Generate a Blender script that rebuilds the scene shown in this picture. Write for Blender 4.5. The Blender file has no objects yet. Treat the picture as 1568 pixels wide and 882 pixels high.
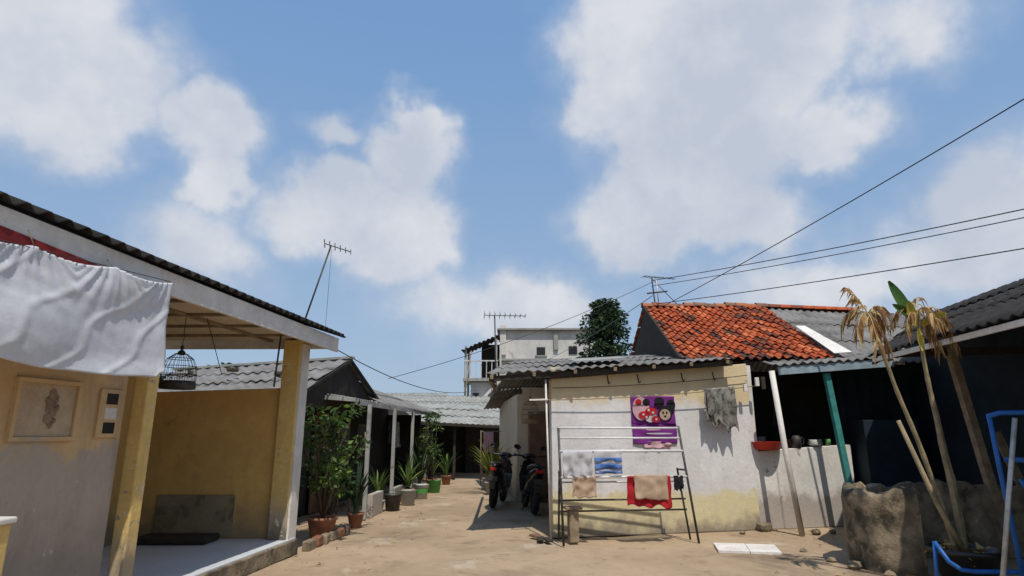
import bpy, math, random
from mathutils import Vector, Matrix, noise as mn
random.seed(7)
S=bpy.context.scene
COL=S.collection
# ------------------------------------------------------------------ materials
def nd(nt,t,**k):
    n=nt.nodes.new(t)
    for a,b in k.items(): setattr(n,a,b)
    return n
def mat(name,c1,c2=None,scale=4,rough=.85,bump=.25,bscale=None,metal=0,stain=None,low=None,high=None,island=None,trans=0,spec=.3,streak=None,simple=False):
    m=bpy.data.materials.new(name); m.use_nodes=True
    nt=m.node_tree; nt.nodes.clear(); L=nt.links.new
    out=nd(nt,'ShaderNodeOutputMaterial'); p=nd(nt,'ShaderNodeBsdfPrincipled')
    p.inputs['Roughness'].default_value=rough; p.inputs['Metallic'].default_value=metal
    p.inputs['Specular IOR Level'].default_value=spec
    geo=nd(nt,'ShaderNodeNewGeometry')
    if c2 is None: c2=tuple(x*.8 for x in c1)
    def noise(sc,det=5,ro=.6,dist=0,vec=None):
        n=nd(nt,'ShaderNodeTexNoise'); n.inputs['Scale'].default_value=sc; n.inputs['Detail'].default_value=det
        n.inputs['Roughness'].default_value=ro; n.inputs['Distortion'].default_value=dist
        L(vec or geo.outputs['Position'],n.inputs['Vector']); return n.outputs['Fac']
    def ramp(src,a,b):
        r=nd(nt,'ShaderNodeMapRange'); r.interpolation_type='SMOOTHSTEP'
        r.inputs['From Min'].default_value=a; r.inputs['From Max'].default_value=b
        L(src,r.inputs['Value']); return r.outputs['Result']
    def mix(f,a,b):
        x=nd(nt,'ShaderNodeMix',data_type='RGBA')
        if f is not None: L(f,x.inputs[0])
        for s,i in ((a,6),(b,7)):
            if isinstance(s,tuple): x.inputs[i].default_value=(*s,1)
            else: L(s,x.inputs[i])
        return x.outputs[2]
    def math_(op,a,b=None):
        x=nd(nt,'ShaderNodeMath',operation=op)
        for i,s in enumerate((a,b)):
            if s is None: continue
            if isinstance(s,(int,float)): x.inputs[i].default_value=s
            else: L(s,x.inputs[i])
        return x.outputs[0]
    n1=noise(scale,3 if simple else 6,.65)
    col=mix(ramp(n1,.35,.65),c1,c2)
    if island:
        for c in island:
            rr=nd(nt,'ShaderNodeMath',operation='FRACT')
            mm=math_('MULTIPLY',geo.outputs['Random Per Island'],c[1]); L(mm,rr.inputs[0])
            col=mix(ramp(rr.outputs[0],c[2],c[3]),col,c[0])
    if low or high:
        sep=nd(nt,'ShaderNodeSeparateXYZ'); L(geo.outputs['Position'],sep.inputs[0])
        nn=noise(1.8,6,.7); wob=math_('MULTIPLY',math_('SUBTRACT',nn,.5),.9)
        zz=math_('ADD',sep.outputs[2],wob)
        if high: 
            for (z,c,w) in high: col=mix(ramp(zz,z-w,z+w),col,c)
        if low:
            for (z,c,w) in low: col=mix(ramp(zz,z+w,z-w),col,c)
    if stain:
        for (c,sc,a,b) in stain: col=mix(math_('MULTIPLY',ramp(noise(sc,7,.7,.4),a,b),.85),col,c)
    if streak:
        mp=nd(nt,'ShaderNodeMapping'); mp.inputs['Scale'].default_value=(3.2,3.2,.8); L(geo.outputs['Position'],mp.inputs['Vector'])
        col=mix(math_('MULTIPLY',ramp(noise(1,7,.72,.5,mp.outputs[0]),.50,.74),streak[1]),col,streak[0])
    if not simple:
        n2=noise(scale*7+3,4,.7)
        col=mix(math_('MULTIPLY',ramp(n2,.35,.75),.18),col,tuple(x*.45 for x in c1))
    L(col,p.inputs['Base Color'])
    if bump>.06 and not simple:
        b=nd(nt,'ShaderNodeBump'); b.inputs['Strength'].default_value=bump; b.inputs['Distance'].default_value=.02
        L(noise(bscale or scale*10,5,.7),b.inputs['Height']); L(b.outputs[0],p.inputs['Normal'])
    if trans>0:
        t=nd(nt,'ShaderNodeBsdfTranslucent'); L(col,t.inputs['Color'])
        ms=nd(nt,'ShaderNodeMixShader'); ms.inputs[0].default_value=trans
        L(p.outputs[0],ms.inputs[1]); L(t.outputs[0],ms.inputs[2]); L(ms.outputs[0],out.inputs[0])
    else: L(p.outputs[0],out.inputs[0])
    return m

GR=mat('ground_concrete_dirt',(.39,.295,.195),(.31,.23,.15),.55,.95,.28,14,
  stain=[((.18,.13,.085),.42,.53,.65),((.44,.37,.28),.9,.56,.66),((.24,.175,.115),2.6,.55,.66),((.13,.095,.065),5,.66,.73)])
YEL=mat('paint_ochre',(.60,.385,.13),(.52,.33,.11),2.2,.8,.15,30,stain=[((.24,.15,.08),3,.63,.72),((.15,.11,.07),1.3,.64,.76)],low=[(.42,(.24,.18,.11),.25)],streak=((.28,.17,.08),.4))
YEL2=mat('paint_yellow_col',(.70,.50,.18),(.60,.42,.15),3,.8,.3,30,stain=[((.24,.22,.19),7,.60,.66),((.66,.63,.56),11,.60,.65)],low=[(.62,(.33,.28,.21),.25),(.25,(.12,.105,.085),.15)])
BEI=mat('paint_beige_weathered',(.60,.42,.22),(.52,.36,.19),2.5,.85,.35,25,stain=[((.13,.12,.115),2.2,.60,.68),((.57,.51,.42),6,.64,.7)],low=[(1.40,(.41,.355,.29),.05),(.80,(.27,.245,.22),.25)],streak=((.20,.16,.12),.4))
WHT=mat('paint_white_old',(.70,.68,.64),(.58,.56,.52),3,.75,.2,25,stain=[((.33,.31,.28),4,.63,.73)])
WALL=mat('plaster_front_wall',(.66,.65,.65),(.57,.56,.56),1.6,.85,.4,12,
  high=[(1.98,(.62,.50,.30),.10)],low=[(.60,(.60,.53,.32),.07),(.16,(.25,.21,.15),.14)],
  stain=[((.40,.40,.39),2.0,.58,.72),((.22,.22,.19),6,.66,.72),((.30,.29,.25),1.1,.62,.74)],streak=((.40,.37,.31),.35))
CRM=mat('paint_cream',(.62,.52,.38),(.54,.45,.32),2,.85,.25,20,stain=[((.3,.26,.2),3,.62,.74)],low=[(.4,(.35,.30,.22),.3)],streak=((.3,.25,.18),.3))
LW=mat('plaster_half_wall',(.70,.68,.64),(.58,.56,.52),2,.85,.4,16,low=[(.48,(.38,.34,.30),.10)],stain=[((.24,.22,.19),3.0,.60,.68)],streak=((.38,.35,.31),.3))
ASB=mat('asbestos_grey',(.22,.215,.21),(.14,.137,.13),2.5,.92,.2,30,stain=[((.07,.068,.065),1.6,.53,.70),((.34,.33,.32),5,.62,.75)])
ASBL=mat('asbestos_light',(.33,.34,.32),(.23,.24,.22),1.5,.9,.2,20,stain=[((.12,.12,.11),1.2,.53,.70)])
ASBD=mat('asbestos_dark',(.040,.038,.037),(.025,.024,.023),2.5,.97,.4,30,spec=.1,stain=[((.09,.085,.08),3,.6,.7)])
TILE=mat('clay_tile',(.47,.105,.033),(.34,.07,.024),6,.85,.4,40,island=[((.19,.055,.03),7.3,.5,.9),((.60,.18,.07),3.1,.7,.98),((.08,.045,.035),13.7,.86,.95)],stain=[((.10,.07,.055),1.5,.62,.78)])
DRK=mat('dark_wood',(.045,.036,.028),(.03,.025,.02),6,.9,.3)
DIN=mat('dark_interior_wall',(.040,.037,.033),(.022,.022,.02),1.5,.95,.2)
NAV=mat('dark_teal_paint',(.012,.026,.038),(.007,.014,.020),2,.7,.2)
TEA=mat('teal_paint',(.05,.26,.24),(.035,.18,.17),8,.6,.2,stain=[((.12,.10,.07),11,.62,.68)])
WOOD=mat('weathered_wood',(.30,.235,.16),(.19,.145,.095),8,.9,.5,40)
BROWN=mat('door_brown',(.22,.12,.07),(.15,.08,.05),5,.7,.2)
STONE=mat('mossy_masonry',(.28,.225,.15),(.12,.095,.065),4,.95,1.0,9,stain=[((.035,.035,.026),2.6,.5,.62),((.39,.33,.24),6,.60,.68)],high=[(.95,(.05,.045,.035),.12)])
ALU=mat('aluminium_tube',(.50,.49,.47),(.36,.35,.33),12,.45,.1,metal=.4,simple=True)
DMET=mat('dark_metal',(.08,.08,.08),(.05,.045,.04),12,.55,.15,metal=.5,simple=True)
BLK=mat('black_plastic',(.018,.018,.02),(.012,.012,.013),8,.35,.05,spec=.5,simple=True)
RUB=mat('tyre_rubber',(.02,.02,.02),(.015,.015,.015),20,.9,.3,simple=True)
CHR=mat('chrome',(.5,.5,.5),(.4,.4,.4),8,.25,.02,metal=1,simple=True)
RLMP=mat('tail_lamp_red',(.45,.02,.015),(.35,.02,.01),8,.2,.02,simple=True)
LENS=mat('lamp_lens',(.6,.6,.58),(.5,.5,.5),8,.15,.02,simple=True)
BLU=mat('blue_enamel',(.02,.13,.42),(.015,.09,.32),8,.4,.1,stain=[((.18,.10,.06),12,.66,.71)])
RED=mat('red_paint',(.24,.018,.018),(.17,.013,.013),4,.7,.1)
TARP=mat('white_tarp',(.76,.79,.84),(.70,.73,.78),2,.65,.15,22,trans=.3,stain=[((.45,.46,.48),3,.66,.8)])
TILEF=mat('white_floor_tile',(.62,.66,.70),(.55,.59,.63),2,.35,.05,stain=[((.38,.38,.38),2.5,.58,.72)])
GLV=mat('leaf_green',(.065,.13,.025),(.045,.095,.018),3,.55,.1,island=[((.17,.24,.045),7.7,.55,.95),((.025,.05,.012),3.3,.65,.9)],trans=.3,simple=True)
DLV=mat('leaf_dark',(.018,.045,.016),(.012,.030,.011),2,.7,.1,island=[((.036,.07,.022),7.7,.6,.95)],trans=.1,simple=True)
CLV=mat('leaf_croton',(.20,.22,.04),(.12,.16,.03),3,.5,.1,island=[((.42,.34,.06),5.1,.5,.9),((.05,.10,.02),9.1,.6,.9)],trans=.3,simple=True)
PLV=mat('palm_leaf_dry',(.46,.29,.10),(.34,.18,.06),5,.7,.1,island=[((.56,.42,.18),5.1,.5,.9),((.20,.10,.04),9.1,.5,.85)],trans=.3,simple=True)
PGR=mat('palm_leaf_green',(.04,.11,.022),(.07,.14,.028),5,.5,.1,trans=.25,simple=True)
PST=mat('palm_stem',(.32,.26,.155),(.18,.15,.09),9,.85,.4,40)
BARK=mat('bark',(.12,.09,.06),(.07,.055,.04),9,.9,.5,simple=True)
TERR=mat('terracotta',(.30,.14,.085),(.18,.085,.055),5,.85,.2)
def cl(n,c,c2=None,**k): return mat(n,c,c2,7,.9,.25,60,trans=.15,**k)
CW=cl('cloth_white',(.58,.58,.61)); CB=cl('cloth_blue',(.05,.14,.42),(.12,.22,.5)); CBE=cl('cloth_beige',(.52,.38,.27))
CR=cl('cloth_red',(.48,.02,.03)); CPU=cl('cloth_purple',(.20,.03,.24)); CPK=cl('cloth_pink',(.66,.42,.46)); CK=cl('cloth_black',(.015,.015,.018))
CGR=cl('cloth_grey_print',(.30,.29,.26),(.16,.15,.13),stain=[((.05,.05,.045),16,.52,.58)])
FARW=mat('far_wall_white',(.60,.59,.57),(.48,.48,.46),.8,.9,.1,8,stain=[((.22,.22,.21),1.2,.56,.70)],streak=((.22,.22,.21),.5))
FARG=mat('far_wall_grey',(.34,.35,.33),(.26,.27,.25),.8,.9,.1,8,stain=[((.14,.14,.13),1.2,.58,.72)],streak=((.15,.15,.14),.4))
BUCK=mat('bucket_white',(.50,.52,.49),None,8,.5,.05); GRN=mat('green_plastic',(.10,.33,.08),None,8,.5,.05)

# ------------------------------------------------------------------ geometry helpers
def empty(name,loc=(0,0,0),rz=0,rx=0):
    e=bpy.data.objects.new(name,None); COL.objects.link(e); e.location=loc; e.rotation_euler=(rx,0,rz); e.empty_display_size=.2
    return e
def ob(par,name,v,f,m,smooth=False,bev=0,solid=0):
    me=bpy.data.meshes.new(name); me.from_pydata([tuple(a) for a in v],[],f); me.update()
    o=bpy.data.objects.new(name,me); COL.objects.link(o)
    if m: me.materials.append(m)
    if par: o.parent=par
    if smooth:
        for p in me.polygons: p.use_smooth=True
    if solid:
        s=o.modifiers.new('s','SOLIDIFY'); s.thickness=solid; s.offset=0
    if bev:
        b=o.modifiers.new('b','BEVEL'); b.width=bev; b.segments=2; b.limit_method='ANGLE'
    return o
def box(par,name,c,s,m,rz=0,bev=.006):
    x,y,z=[a/2 for a in s]; R=Matrix.Rotation(rz,3,'Z'); c=Vector(c)
    v=[c+R@Vector((a*x,b*y,d*z)) for a in(-1,1) for b in(-1,1) for d in(-1,1)]
    return ob(par,name,v,[(0,1,3,2),(4,6,7,5),(0,4,5,1),(2,3,7,6),(0,2,6,4),(1,5,7,3)],m,bev=bev)
def prism(par,name,poly,z0,z1,m,bev=0):
    n=len(poly)
    za=z0 if isinstance(z0,(list,tuple)) else [z0]*n
    zb=z1 if isinstance(z1,(list,tuple)) else [z1]*n
    v=[(p[0],p[1],za[i]) for i,p in enumerate(poly)]+[(p[0],p[1],zb[i]) for i,p in enumerate(poly)]
    f=[tuple(range(n-1,-1,-1)),tuple(range(n,2*n))]+[(i,(i+1)%n,n+(i+1)%n,n+i) for i in range(n)]
    return ob(par,name,v,f,m,bev=bev)
def wall(par,name,p,q,th,z0,z1,m,bev=.008):
    p=Vector(p);q=Vector(q); d=(q-p).normalized(); nn=Vector((-d.y,d.x))*th
    if isinstance(z1,(int,float)): z1=(z1,z1)
    return prism(par,name,[p,q,q+nn,p+nn],z0,[z1[0],z1[1],z1[1],z1[0]],m,bev)
def beam(par,name,p,q,w,h,m,bev=.004):
    p=Vector(p);q=Vector(q); d=(q-p).normalized(); up=Vector((0,0,1))
    if abs(d.z)>.95: up=Vector((0,1,0))
    s=d.cross(up).normalized()*w/2; u=s.cross(d).normalized()*h/2
    v=[]
    for a in(p,q): v+=[a-s-u,a+s-u,a+s+u,a-s+u]
    return ob(par,name,v,[(0,3,2,1),(4,5,6,7),(0,1,5,4),(1,2,6,5),(2,3,7,6),(3,0,4,7)],m,bev=bev)
def tubem(pts,r,n=8,close=True):
    pts=[Vector(p) for p in pts]; N=len(pts)
    rs=r if isinstance(r,(list,tuple)) else [r]*N
    v=[];f=[]; ref=None
    for i,p in enumerate(pts):
        t=(pts[min(i+1,N-1)]-pts[max(i-1,0)]).normalized()
        if ref is None: ref=t.orthogonal().normalized()
        ref=(ref-t*ref.dot(t)).normalized(); b=t.cross(ref)
        for k in range(n):
            a=2*math.pi*k/n; v.append(p+(ref*math.cos(a)+b*math.sin(a))*rs[i])
    for i in range(N-1):
        for k in range(n):
            f.append((i*n+k,i*n+(k+1)%n,(i+1)*n+(k+1)%n,(i+1)*n+k))
    f.append(tuple(range(n-1,-1,-1))); f.append(tuple((N-1)*n+k for k in range(n)))
    return v,f
def tube(par,name,pts,r,m,n=8):
    v,f=tubem(pts,r,n); return ob(par,name,v,f,m,smooth=True)
def multi(par,name,parts,m,smooth=True):
    V=[];F=[]
    for v,f in parts:
        o=len(V); V+=list(v); F+=[tuple(i+o for i in a) for a in f]
    return ob(par,name,V,F,m,smooth=smooth)
def wire(name,p,q,sag,r=.008,m=BLK,par=None):
    p=Vector(p);q=Vector(q)
    pts=[p.lerp(q,t/24)-Vector((0,0,sag*4*(t/24)*(1-t/24))) for t in range(25)]
    return tube(par,name,pts,r,m,5)
def lathe(par,name,prof,c,m,n=24,smooth=True):
    v=[];f=[];c=Vector(c)
    for (r,z) in prof:
        for k in range(n):
            a=2*math.pi*k/n; v.append(c+Vector((r*math.cos(a),r*math.sin(a),z)))
    for i in range(len(prof)-1):
        for k in range(n): f.append((i*n+k,i*n+(k+1)%n,(i+1)*n+(k+1)%n,(i+1)*n+k))
    return ob(par,name,v,f,m,smooth=smooth)
def corr(par,name,a,b,c,d,pitch,amp,m,rows=3,thick=.006):
    a,b,c,d=map(Vector,(a,b,c,d)); nrm=(b-a).cross(d-a).normalized()
    if nrm.z<0: nrm=-nrm
    nw=max(2,int((b-a).length/pitch)); nx=nw*6; V=[];F=[]
    for r in range(rows):
        t0=r/rows-(.02 if r else 0); t1=(r+1)/rows
        base=len(V)
        for j in range(5):
            t=t0+(t1-t0)*j/4
            for i in range(nx+1):
                s=i/nx
                p=a.lerp(b,s).lerp(d.lerp(c,s),t)
                o=amp*math.sin(2*math.pi*nw*s)+ (1-j/4)*.02*(1 if r else 0)+.02*mn.noise(Vector((s*6,t*4,r*3.3+a.x)))
                if j==0: p=p-(d-a).normalized()*.04*mn.noise(Vector((int(s*nw/7)*3.7,r*5.1,a.y)))
                V.append(p+nrm*o)
        for j in range(4):
            for i in range(nx):
                k=base+j*(nx+1)+i; F.append((k,k+1,k+nx+2,k+nx+1))
    return ob(par,name,V,F,m,smooth=True,solid=thick)
def tiles(par,name,a,b,c,d,cols,rows,m):
    a,b,c,d=map(Vector,(a,b,c,d)); nrm=(b-a).cross(d-a).normalized()
    if nrm.z<0: nrm=-nrm
    V=[];F=[]; rnd=random.Random(3)
    for r in range(rows):
        for q in range(cols):
            base=len(V); jx=rnd.uniform(-.05,.05); jz=rnd.uniform(-.006,.014); jy=rnd.uniform(-.14,.14)
            for j in range(3):
                t=(r+jy-.25+1.25*j/2)/rows; t=max(-.02,min(1,t))
                for i in range(9):
                    s=(q+jx+1.08*i/8)/cols; s=max(0,min(1.005,s))
                    p=a.lerp(b,s).lerp(d.lerp(c,s),t)
                    u=i/8; o=.026*math.sin(2*math.pi*u)+ (1-j/2)*.04+jz
                    sag=-.07*math.sin(math.pi*(q+u)/cols)*math.sin(math.pi*min(1,max(0,t)))+.03*mn.noise(Vector((s*3,t*3,1)))
                    V.append(p+nrm*(o+sag))
            for i in range(9): V.append(V[base+i]-nrm*.018)
            for j in range(2):
                for i in range(8):
                    k=base+j*9+i; F.append((k,k+1,k+10,k+9))
            for i in range(8):
                F.append((base+27+i,base+28+i,base+i+1,base+i))
    return ob(par,name,V,F,m)
def cloth(par,name,p,q,z0,z1,m,wr=.02,nx=26,ny=18,folds=5,seed=0,hem=.02,topsag=0,solid=.003):
    p=Vector(p);q=Vector(q); d=(q-p).normalized(); n=Vector((d.y,-d.x))
    zt=z0 if isinstance(z0,tuple) else (z0,z0); zb=z1 if isinstance(z1,tuple) else (z1,z1)
    V=[];F=[]
    for j in range(ny+1):
        t=j/ny
        for i in range(nx+1):
            s=i/nx
            b=p.lerp(q,s)
            w=wr*(.3+.7*t)*math.sin(folds*2*math.pi*s+seed+1.2*math.sin(3*t+seed))+wr*1.5*mn.noise(Vector((s*4+seed,t*3,seed*2.1)))
            top=zt[0]*(1-s)+zt[1]*s-topsag*abs(math.sin(math.pi*s*3))
            bot=zb[0]*(1-s)+zb[1]*s+hem*mn.noise(Vector((s*5,seed,9)))*2
            b=b+n*w+d*(.5*wr*mn.noise(Vector((t*4,s*3,seed+4))))
            V.append((b.x,b.y,top*(1-t)+bot*t))
    for j in range(ny):
        for i in range(nx):
            k=j*(nx+1)+i; F.append((k,k+1,k+nx+2,k+nx+1))
    return ob(par,name,V,F,m,smooth=True,solid=solid)
def leaves(par,name,blobs,size,m,seed=1,asp=.45,droop=.3):
    rnd=random.Random(seed); V=[];F=[]
    for (c,r,n) in blobs:
        c=Vector(c); r=Vector(r) if isinstance(r,(tuple,list)) else Vector((r,r,r))
        for _ in range(n):
            while True:
                e=Vector((rnd.uniform(-1,1),rnd.uniform(-1,1),rnd.uniform(-1,1)))
                if e.length<1: break
            if rnd.random()<.6: e=e.normalized()*rnd.uniform(.7,1.05)
            p=c+Vector((e.x*r.x,e.y*r.y,e.z*r.z))
            d=Vector((rnd.uniform(-1,1)+e.x,rnd.uniform(-1,1)+e.y,rnd.uniform(-.7,.7)-droop)).normalized()
            s=d.orthogonal().normalized(); s=Matrix.Rotation(rnd.uniform(0,6.28),3,d)@s
            L=size*rnd.uniform(.6,1.3); w=L*asp/2; k=len(V)
            V+=[p,p+d*L*.5+s*w,p+d*L,p+d*L*.5-s*w]; F.append((k,k+1,k+2,k+3))
    return ob(par,name,V,F,m)

# ------------------------------------------------------------------ ground
V=[];F=[]
def gh(x,y):
    if -8<x<9 and 2<y<26: return .022*mn.noise(Vector((x*.7,y*.7,0)))+.010*mn.noise(Vector((x*2.3,y*2.3,4)))-.004
    return -.004
xs=[-400,-100,-30]+[-9+i*.15 for i in range(127)]+[30,100,400]
ys=[-400,-60,-10]+[1+i*.18 for i in range(145)]+[40,100,400]
for y in ys:
    for x in xs: V.append((x,y,gh(x,y)))
W=len(xs)
for j in range(len(ys)-1):
    for i in range(W-1): F.append((j*W+i,j*W+i+1,(j+1)*W+i+1,(j+1)*W+i))
ob(None,'ground',V,F,GR,smooth=True)
rnd=random.Random(5); V=[];F=[]
for i in range(520):
    x=rnd.uniform(-3,5.2); y=rnd.uniform(6,20)
    if -1.8<x<3.6 and rnd.random()<.6: x=rnd.choice((-2.3,3.9))+rnd.gauss(0,.4)
    s=rnd.uniform(.005,.016)
    if rnd.random()<.06: s*=2.6
    k=len(V)
    V+=[(x-s,y,-.01),(x,y-s,-.01),(x+s,y+s*.2,-.01),(x,y+s,-.01),(x,y,s*.8+gh(x,y)+.006)]
    F+=[(k,k+1,k+4),(k+1,k+2,k+4),(k+2,k+3,k+4),(k+3,k,k+4)]
ob(None,'gravel',V,F,mat('pebble',(.33,.28,.22),(.20,.16,.12),9))
V=[];F=[]
for i in range(90):
    x=rnd.choice((-2.2,3.9,4.3))+rnd.gauss(0,.5); y=rnd.uniform(7,12); s=rnd.uniform(.02,.05); a=rnd.uniform(0,6.28); k=len(V); z=gh(x,y)+.014
    ca,sa=math.cos(a)*s,math.sin(a)*s
    V+=[(x-ca,y-sa,z),(x+sa*.4,y-ca*.4,z+.008),(x+ca,y+sa,z+.004),(x-sa*.4,y+ca*.4,z+.008)]; F.append((k,k+1,k+2,k+3))
ob(None,'fallen_leaves',V,F,PLV)

# ------------------------------------------------------------------ LEFT HOUSE
H=empty('yellow_porch_house')
lx=lambda y,o=0: -3.594+.103*y+o
wall(H,'front_wall',(lx(0,-.10),0),(lx(5.02,-.10),5.02),.14,0,2.74,BEI)
wall(H,'porch_end_wall',(lx(5.0,-.12),5.0),(-5.2,5.05),.14,0,2.74,BEI)
wall(H,'inner_wall',(-5.0,5.1),(-4.75,8.1),.14,0,2.74,YEL)
wall(H,'partition_wall',(-4.8,8.12),(lx(8.1,-.20),8.12),.12,0,(2.02,2.08),YEL)
box(H,'partition_patch',(-4.05,8.112,.47),(1.0,.02,.50),mat('greenish_panel',(.25,.215,.13),(.20,.17,.10),3,stain=[((.12,.11,.08),3,.5,.6)]),bev=.003)
box(H,'bench_mat',(-4.1,7.85,.235),(.9,.40,.08),DRK,bev=.03)
prism(H,'porch_floor',[(lx(5.05,.02),5.05),(lx(8.22,.02),8.22),(-5,8.22),(-5,5.05)],.0,.176,STONE,bev=.01)
prism(H,'porch_floor_tiles',[(lx(5.05,-.02),5.05),(lx(8.22,-.02),8.22),(-5,8.22),(-5,5.05)],.1762,.19,TILEF)
def col(y,w,name,o=0):
    box(H,name,(lx(y,-w/2-o),y,1.38),(w,w,2.66),YEL2,rz=-.103,bev=.012)
col(5.16,.13,'column_1',-.02); col(8.14,.24,'column_2',.06)
box(H,'column_2_sunlit_face',(lx(8.14,-.048),8.14,1.36),(.03,.22,2.6),WHT,rz=-.103,bev=.006)  # white plate paints sunlight onto the alley side of the column
ex=lambda y: -2.36-.103*(8.42-y)
prism(H,'ceiling',[(ex(0)-.12,0),(ex(8.3)-.12,8.3),(-5.4,8.3),(-5.6,0)],2.735,2.75,CRM)
for i,y in enumerate((5.6,6.3,7.0,7.7)):
    beam(H,'ceiling_batten_%d'%i,(ex(y)-.2,y,2.72),(-5.2,y+.05,2.72),.05,.03,WOOD)
beam(H,'ceiling_batten_long',(-3.6,5.0,2.715),(-3.3,8.2,2.715),.05,.03,WOOD)
beam(H,'fascia',(ex(0)-.07,0,2.68),(ex(8.34)-.07,8.34,2.68),.035,.19,WHT)
beam(H,'fascia_end',(ex(8.34)-.09,8.32,2.69),(-5.4,8.36,2.69),.035,.13,WHT)
ry0,ry1=.8,4.2
ob(H,'red_board',[(ex(ry0)-.045,ry0,2.44),(ex(ry1)-.045,ry1,2.57),(ex(ry1)-.045,ry1,2.615),(ex(ry0)-.045,ry0,2.755)],[(0,1,2,3)],RED,solid=.012)
corr(H,'roof_sheet',(ex(-.3),-.3,2.81),(ex(8.46),8.46,2.81),(-6.2,8.6,4.1),(-6.4,-.3,4.1),.15,.022,ASBD,rows=2,thick=.012)
wx=lambda y,o=0: lx(y,-.10)+o
def rel(name,y0,y1,z0,z1,m,off=.012,th=.02):
    y=(y0+y1)/2; box(H,name,(wx(y,off),y,(z0+z1)/2),(th,abs(y1-y0)/.995,z1-z0),m,rz=-.103,bev=.003)
PLM=mat('relief_plaster',(.54,.43,.30),(.45,.35,.24),6,.9,.8,22)
rel('relief_panel',4.03,4.50,1.47,1.83,PLM,.004)
for i,(a,b,c,d) in enumerate(((4.0,4.53,1.83,1.86),(4.0,4.53,1.44,1.47),(4.0,4.03,1.47,1.83),(4.50,4.53,1.47,1.83))): rel('relief_frame_%d'%i,a,b,c,d,BEI,.016,.035)
RF=mat('relief_figure',(.36,.27,.18),(.22,.16,.11),14,.9,.6)
fv=[]
for k,(y,z,r) in enumerate(((4.30,1.76,.038),(4.33,1.73,.03),(4.29,1.69,.045),(4.32,1.64,.04),(4.28,1.59,.035),(4.31,1.55,.025),(4.26,1.72,.022),(4.345,1.67,.025),(4.335,1.58,.02),(4.27,1.65,.02))):
    v=[]
    for a in range(12):
        an=a*math.pi/6; rr=r*(1 if a%2 else .8); v.append((wx(y,.016),y+rr*math.cos(an),z+rr*1.2*math.sin(an)))
    v.append((wx(y,.034),y,z)); fv.append((v,[(a,(a+1)%12,12) for a in range(12)]))
multi(H,'relief_figure',fv,RF)
rel('vent_frame',4.73,4.96,1.46,1.83,BEI,.006,.03)
for k in range(3):
    rel('vent_hole_%d'%k,4.79,4.91,1.49+k*.112,1.49+k*.112+.085,DIN if k!=1 else WHT,.018,.012)
def birdcage(loc,r,h,m,top):
    e=empty('birdcage',loc); P=[]
    n=22
    for k in range(n):
        a=2*math.pi*k/n; cx,cy=math.cos(a),math.sin(a)
        pts=[(r*cx,r*cy,0),(r*1.02*cx,r*1.02*cy,h*.3),(r*.98*cx,r*.98*cy,h*.55),(r*.75*cx,r*.75*cy,h*.8),(r*.35*cx,r*.35*cy,h*.96),(0.01*cx,.01*cy,h)]
        P.append(tubem(pts,.0022,4))
    for z,rr in((0,1),(.3,1.02),(.55,.98),(.8,.75)):
        P.append(tubem([(r*rr*math.cos(a*math.pi/12),r*rr*math.sin(a*math.pi/12),z*h) for a in range(25)],.004,5))
    multi(e,'bars',P,m)
    lathe(e,'base_tray',[(0,-.05),(r*1.03,-.05),(r*1.06,0),(r*1.0,.03),(0,.03)],(0,0,0),m)
    lathe(e,'finial',[(0,h+.09),(.02,h+.06),(.012,h+.03),(.035,h+.01),(.04,h-.02),(0,h-.03)],(0,0,0),m,12)
    tube(e,'hook',[(0,0,h+.08),(0,0,h+.14),(.02,0,h+.17),(.0,0,h+.2),(0,0,top-loc[2])],.004,m,5)
    tube(e,'perch',[(-r*.9,0,h*.3),(r*.9,0,h*.3)],.006,WOOD,6)
    lathe(e,'feeder',[(0,h*.3),(.025,h*.3),(.03,h*.42),(0,h*.42)],(r*.6,.05,0),BUCK,10)
birdcage((-3.50,6.35,1.99),.165,.33,DMET,2.72)
birdcage((.33,11.0,1.70),.155,.36,WOOD,2.72)
tube(H,'hanging_stick',[(-2.95,7.6,2.70),(-2.98,7.6,2.05)],.012,DMET,6)
tube(H,'hanging_cord',[(-3.3,6.4,2.7),(-3.12,6.5,2.1)],.004,DMET,5)
T=empty('white_tarp_awning')
def tarp():
    V=[];F=[];nx=120;ny=50
    for j in range(ny+1):
        t=j/ny
        for i in range(nx+1):
            s=i/nx; y=2.2+(4.66-2.2)*s
            top=2.505+.155*s-.035*abs(math.sin(math.pi*s*4.0))
            bot=1.895+.02*math.sin(s*7)+.015*mn.noise(Vector((s*8,0,0)))+(.03 if s>.97 else 0)
            z=top*(1-t)+bot*t
            q=(s*4)%1; hk=min(q,1-q)
            fan=math.sin(16*hk/(.25+t))*math.exp(-3*t)*.010
            diag=.014*math.sin(9*s+5*t+2*mn.noise(Vector((s*2,t*2,7))))
            crease=.010*max(0,1-abs(((s*5+t*1.6+.3*mn.noise(Vector((s*3,t*3,1))))%1)-.5)*9)
            dx=fan+diag+crease+.035*mn.noise(Vector((s*3+t*.8,t*1.6-s,3)))+.004*mn.noise(Vector((s*14-t*6,t*7,8)))
            V.append((ex(y)+.03+dx+.02*t,y+.02*mn.noise(Vector((t*3,s*2,5))),z))
    for j in range(ny):
        for i in range(nx):
            k=j*(nx+1)+i; F.append((k,k+1,k+nx+2,k+nx+1))
    ob(T,'sheet',V,F,TARP,smooth=True,solid=.003)
tarp()
tube(T,'cord',[(ex(2)+.0,2,2.50),(ex(3.2)+.02,3.2,2.55),(ex(4.66)+.02,4.66,2.67)],.003,DMET,5)
for k,y in enumerate((2.82,3.43,4.05,4.66)): tube(T,'tie_%d'%k,[(ex(y)+.02,y,2.54+.04*k),(ex(y)-.03,y,2.68)],.003,WOOD,5)
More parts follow.
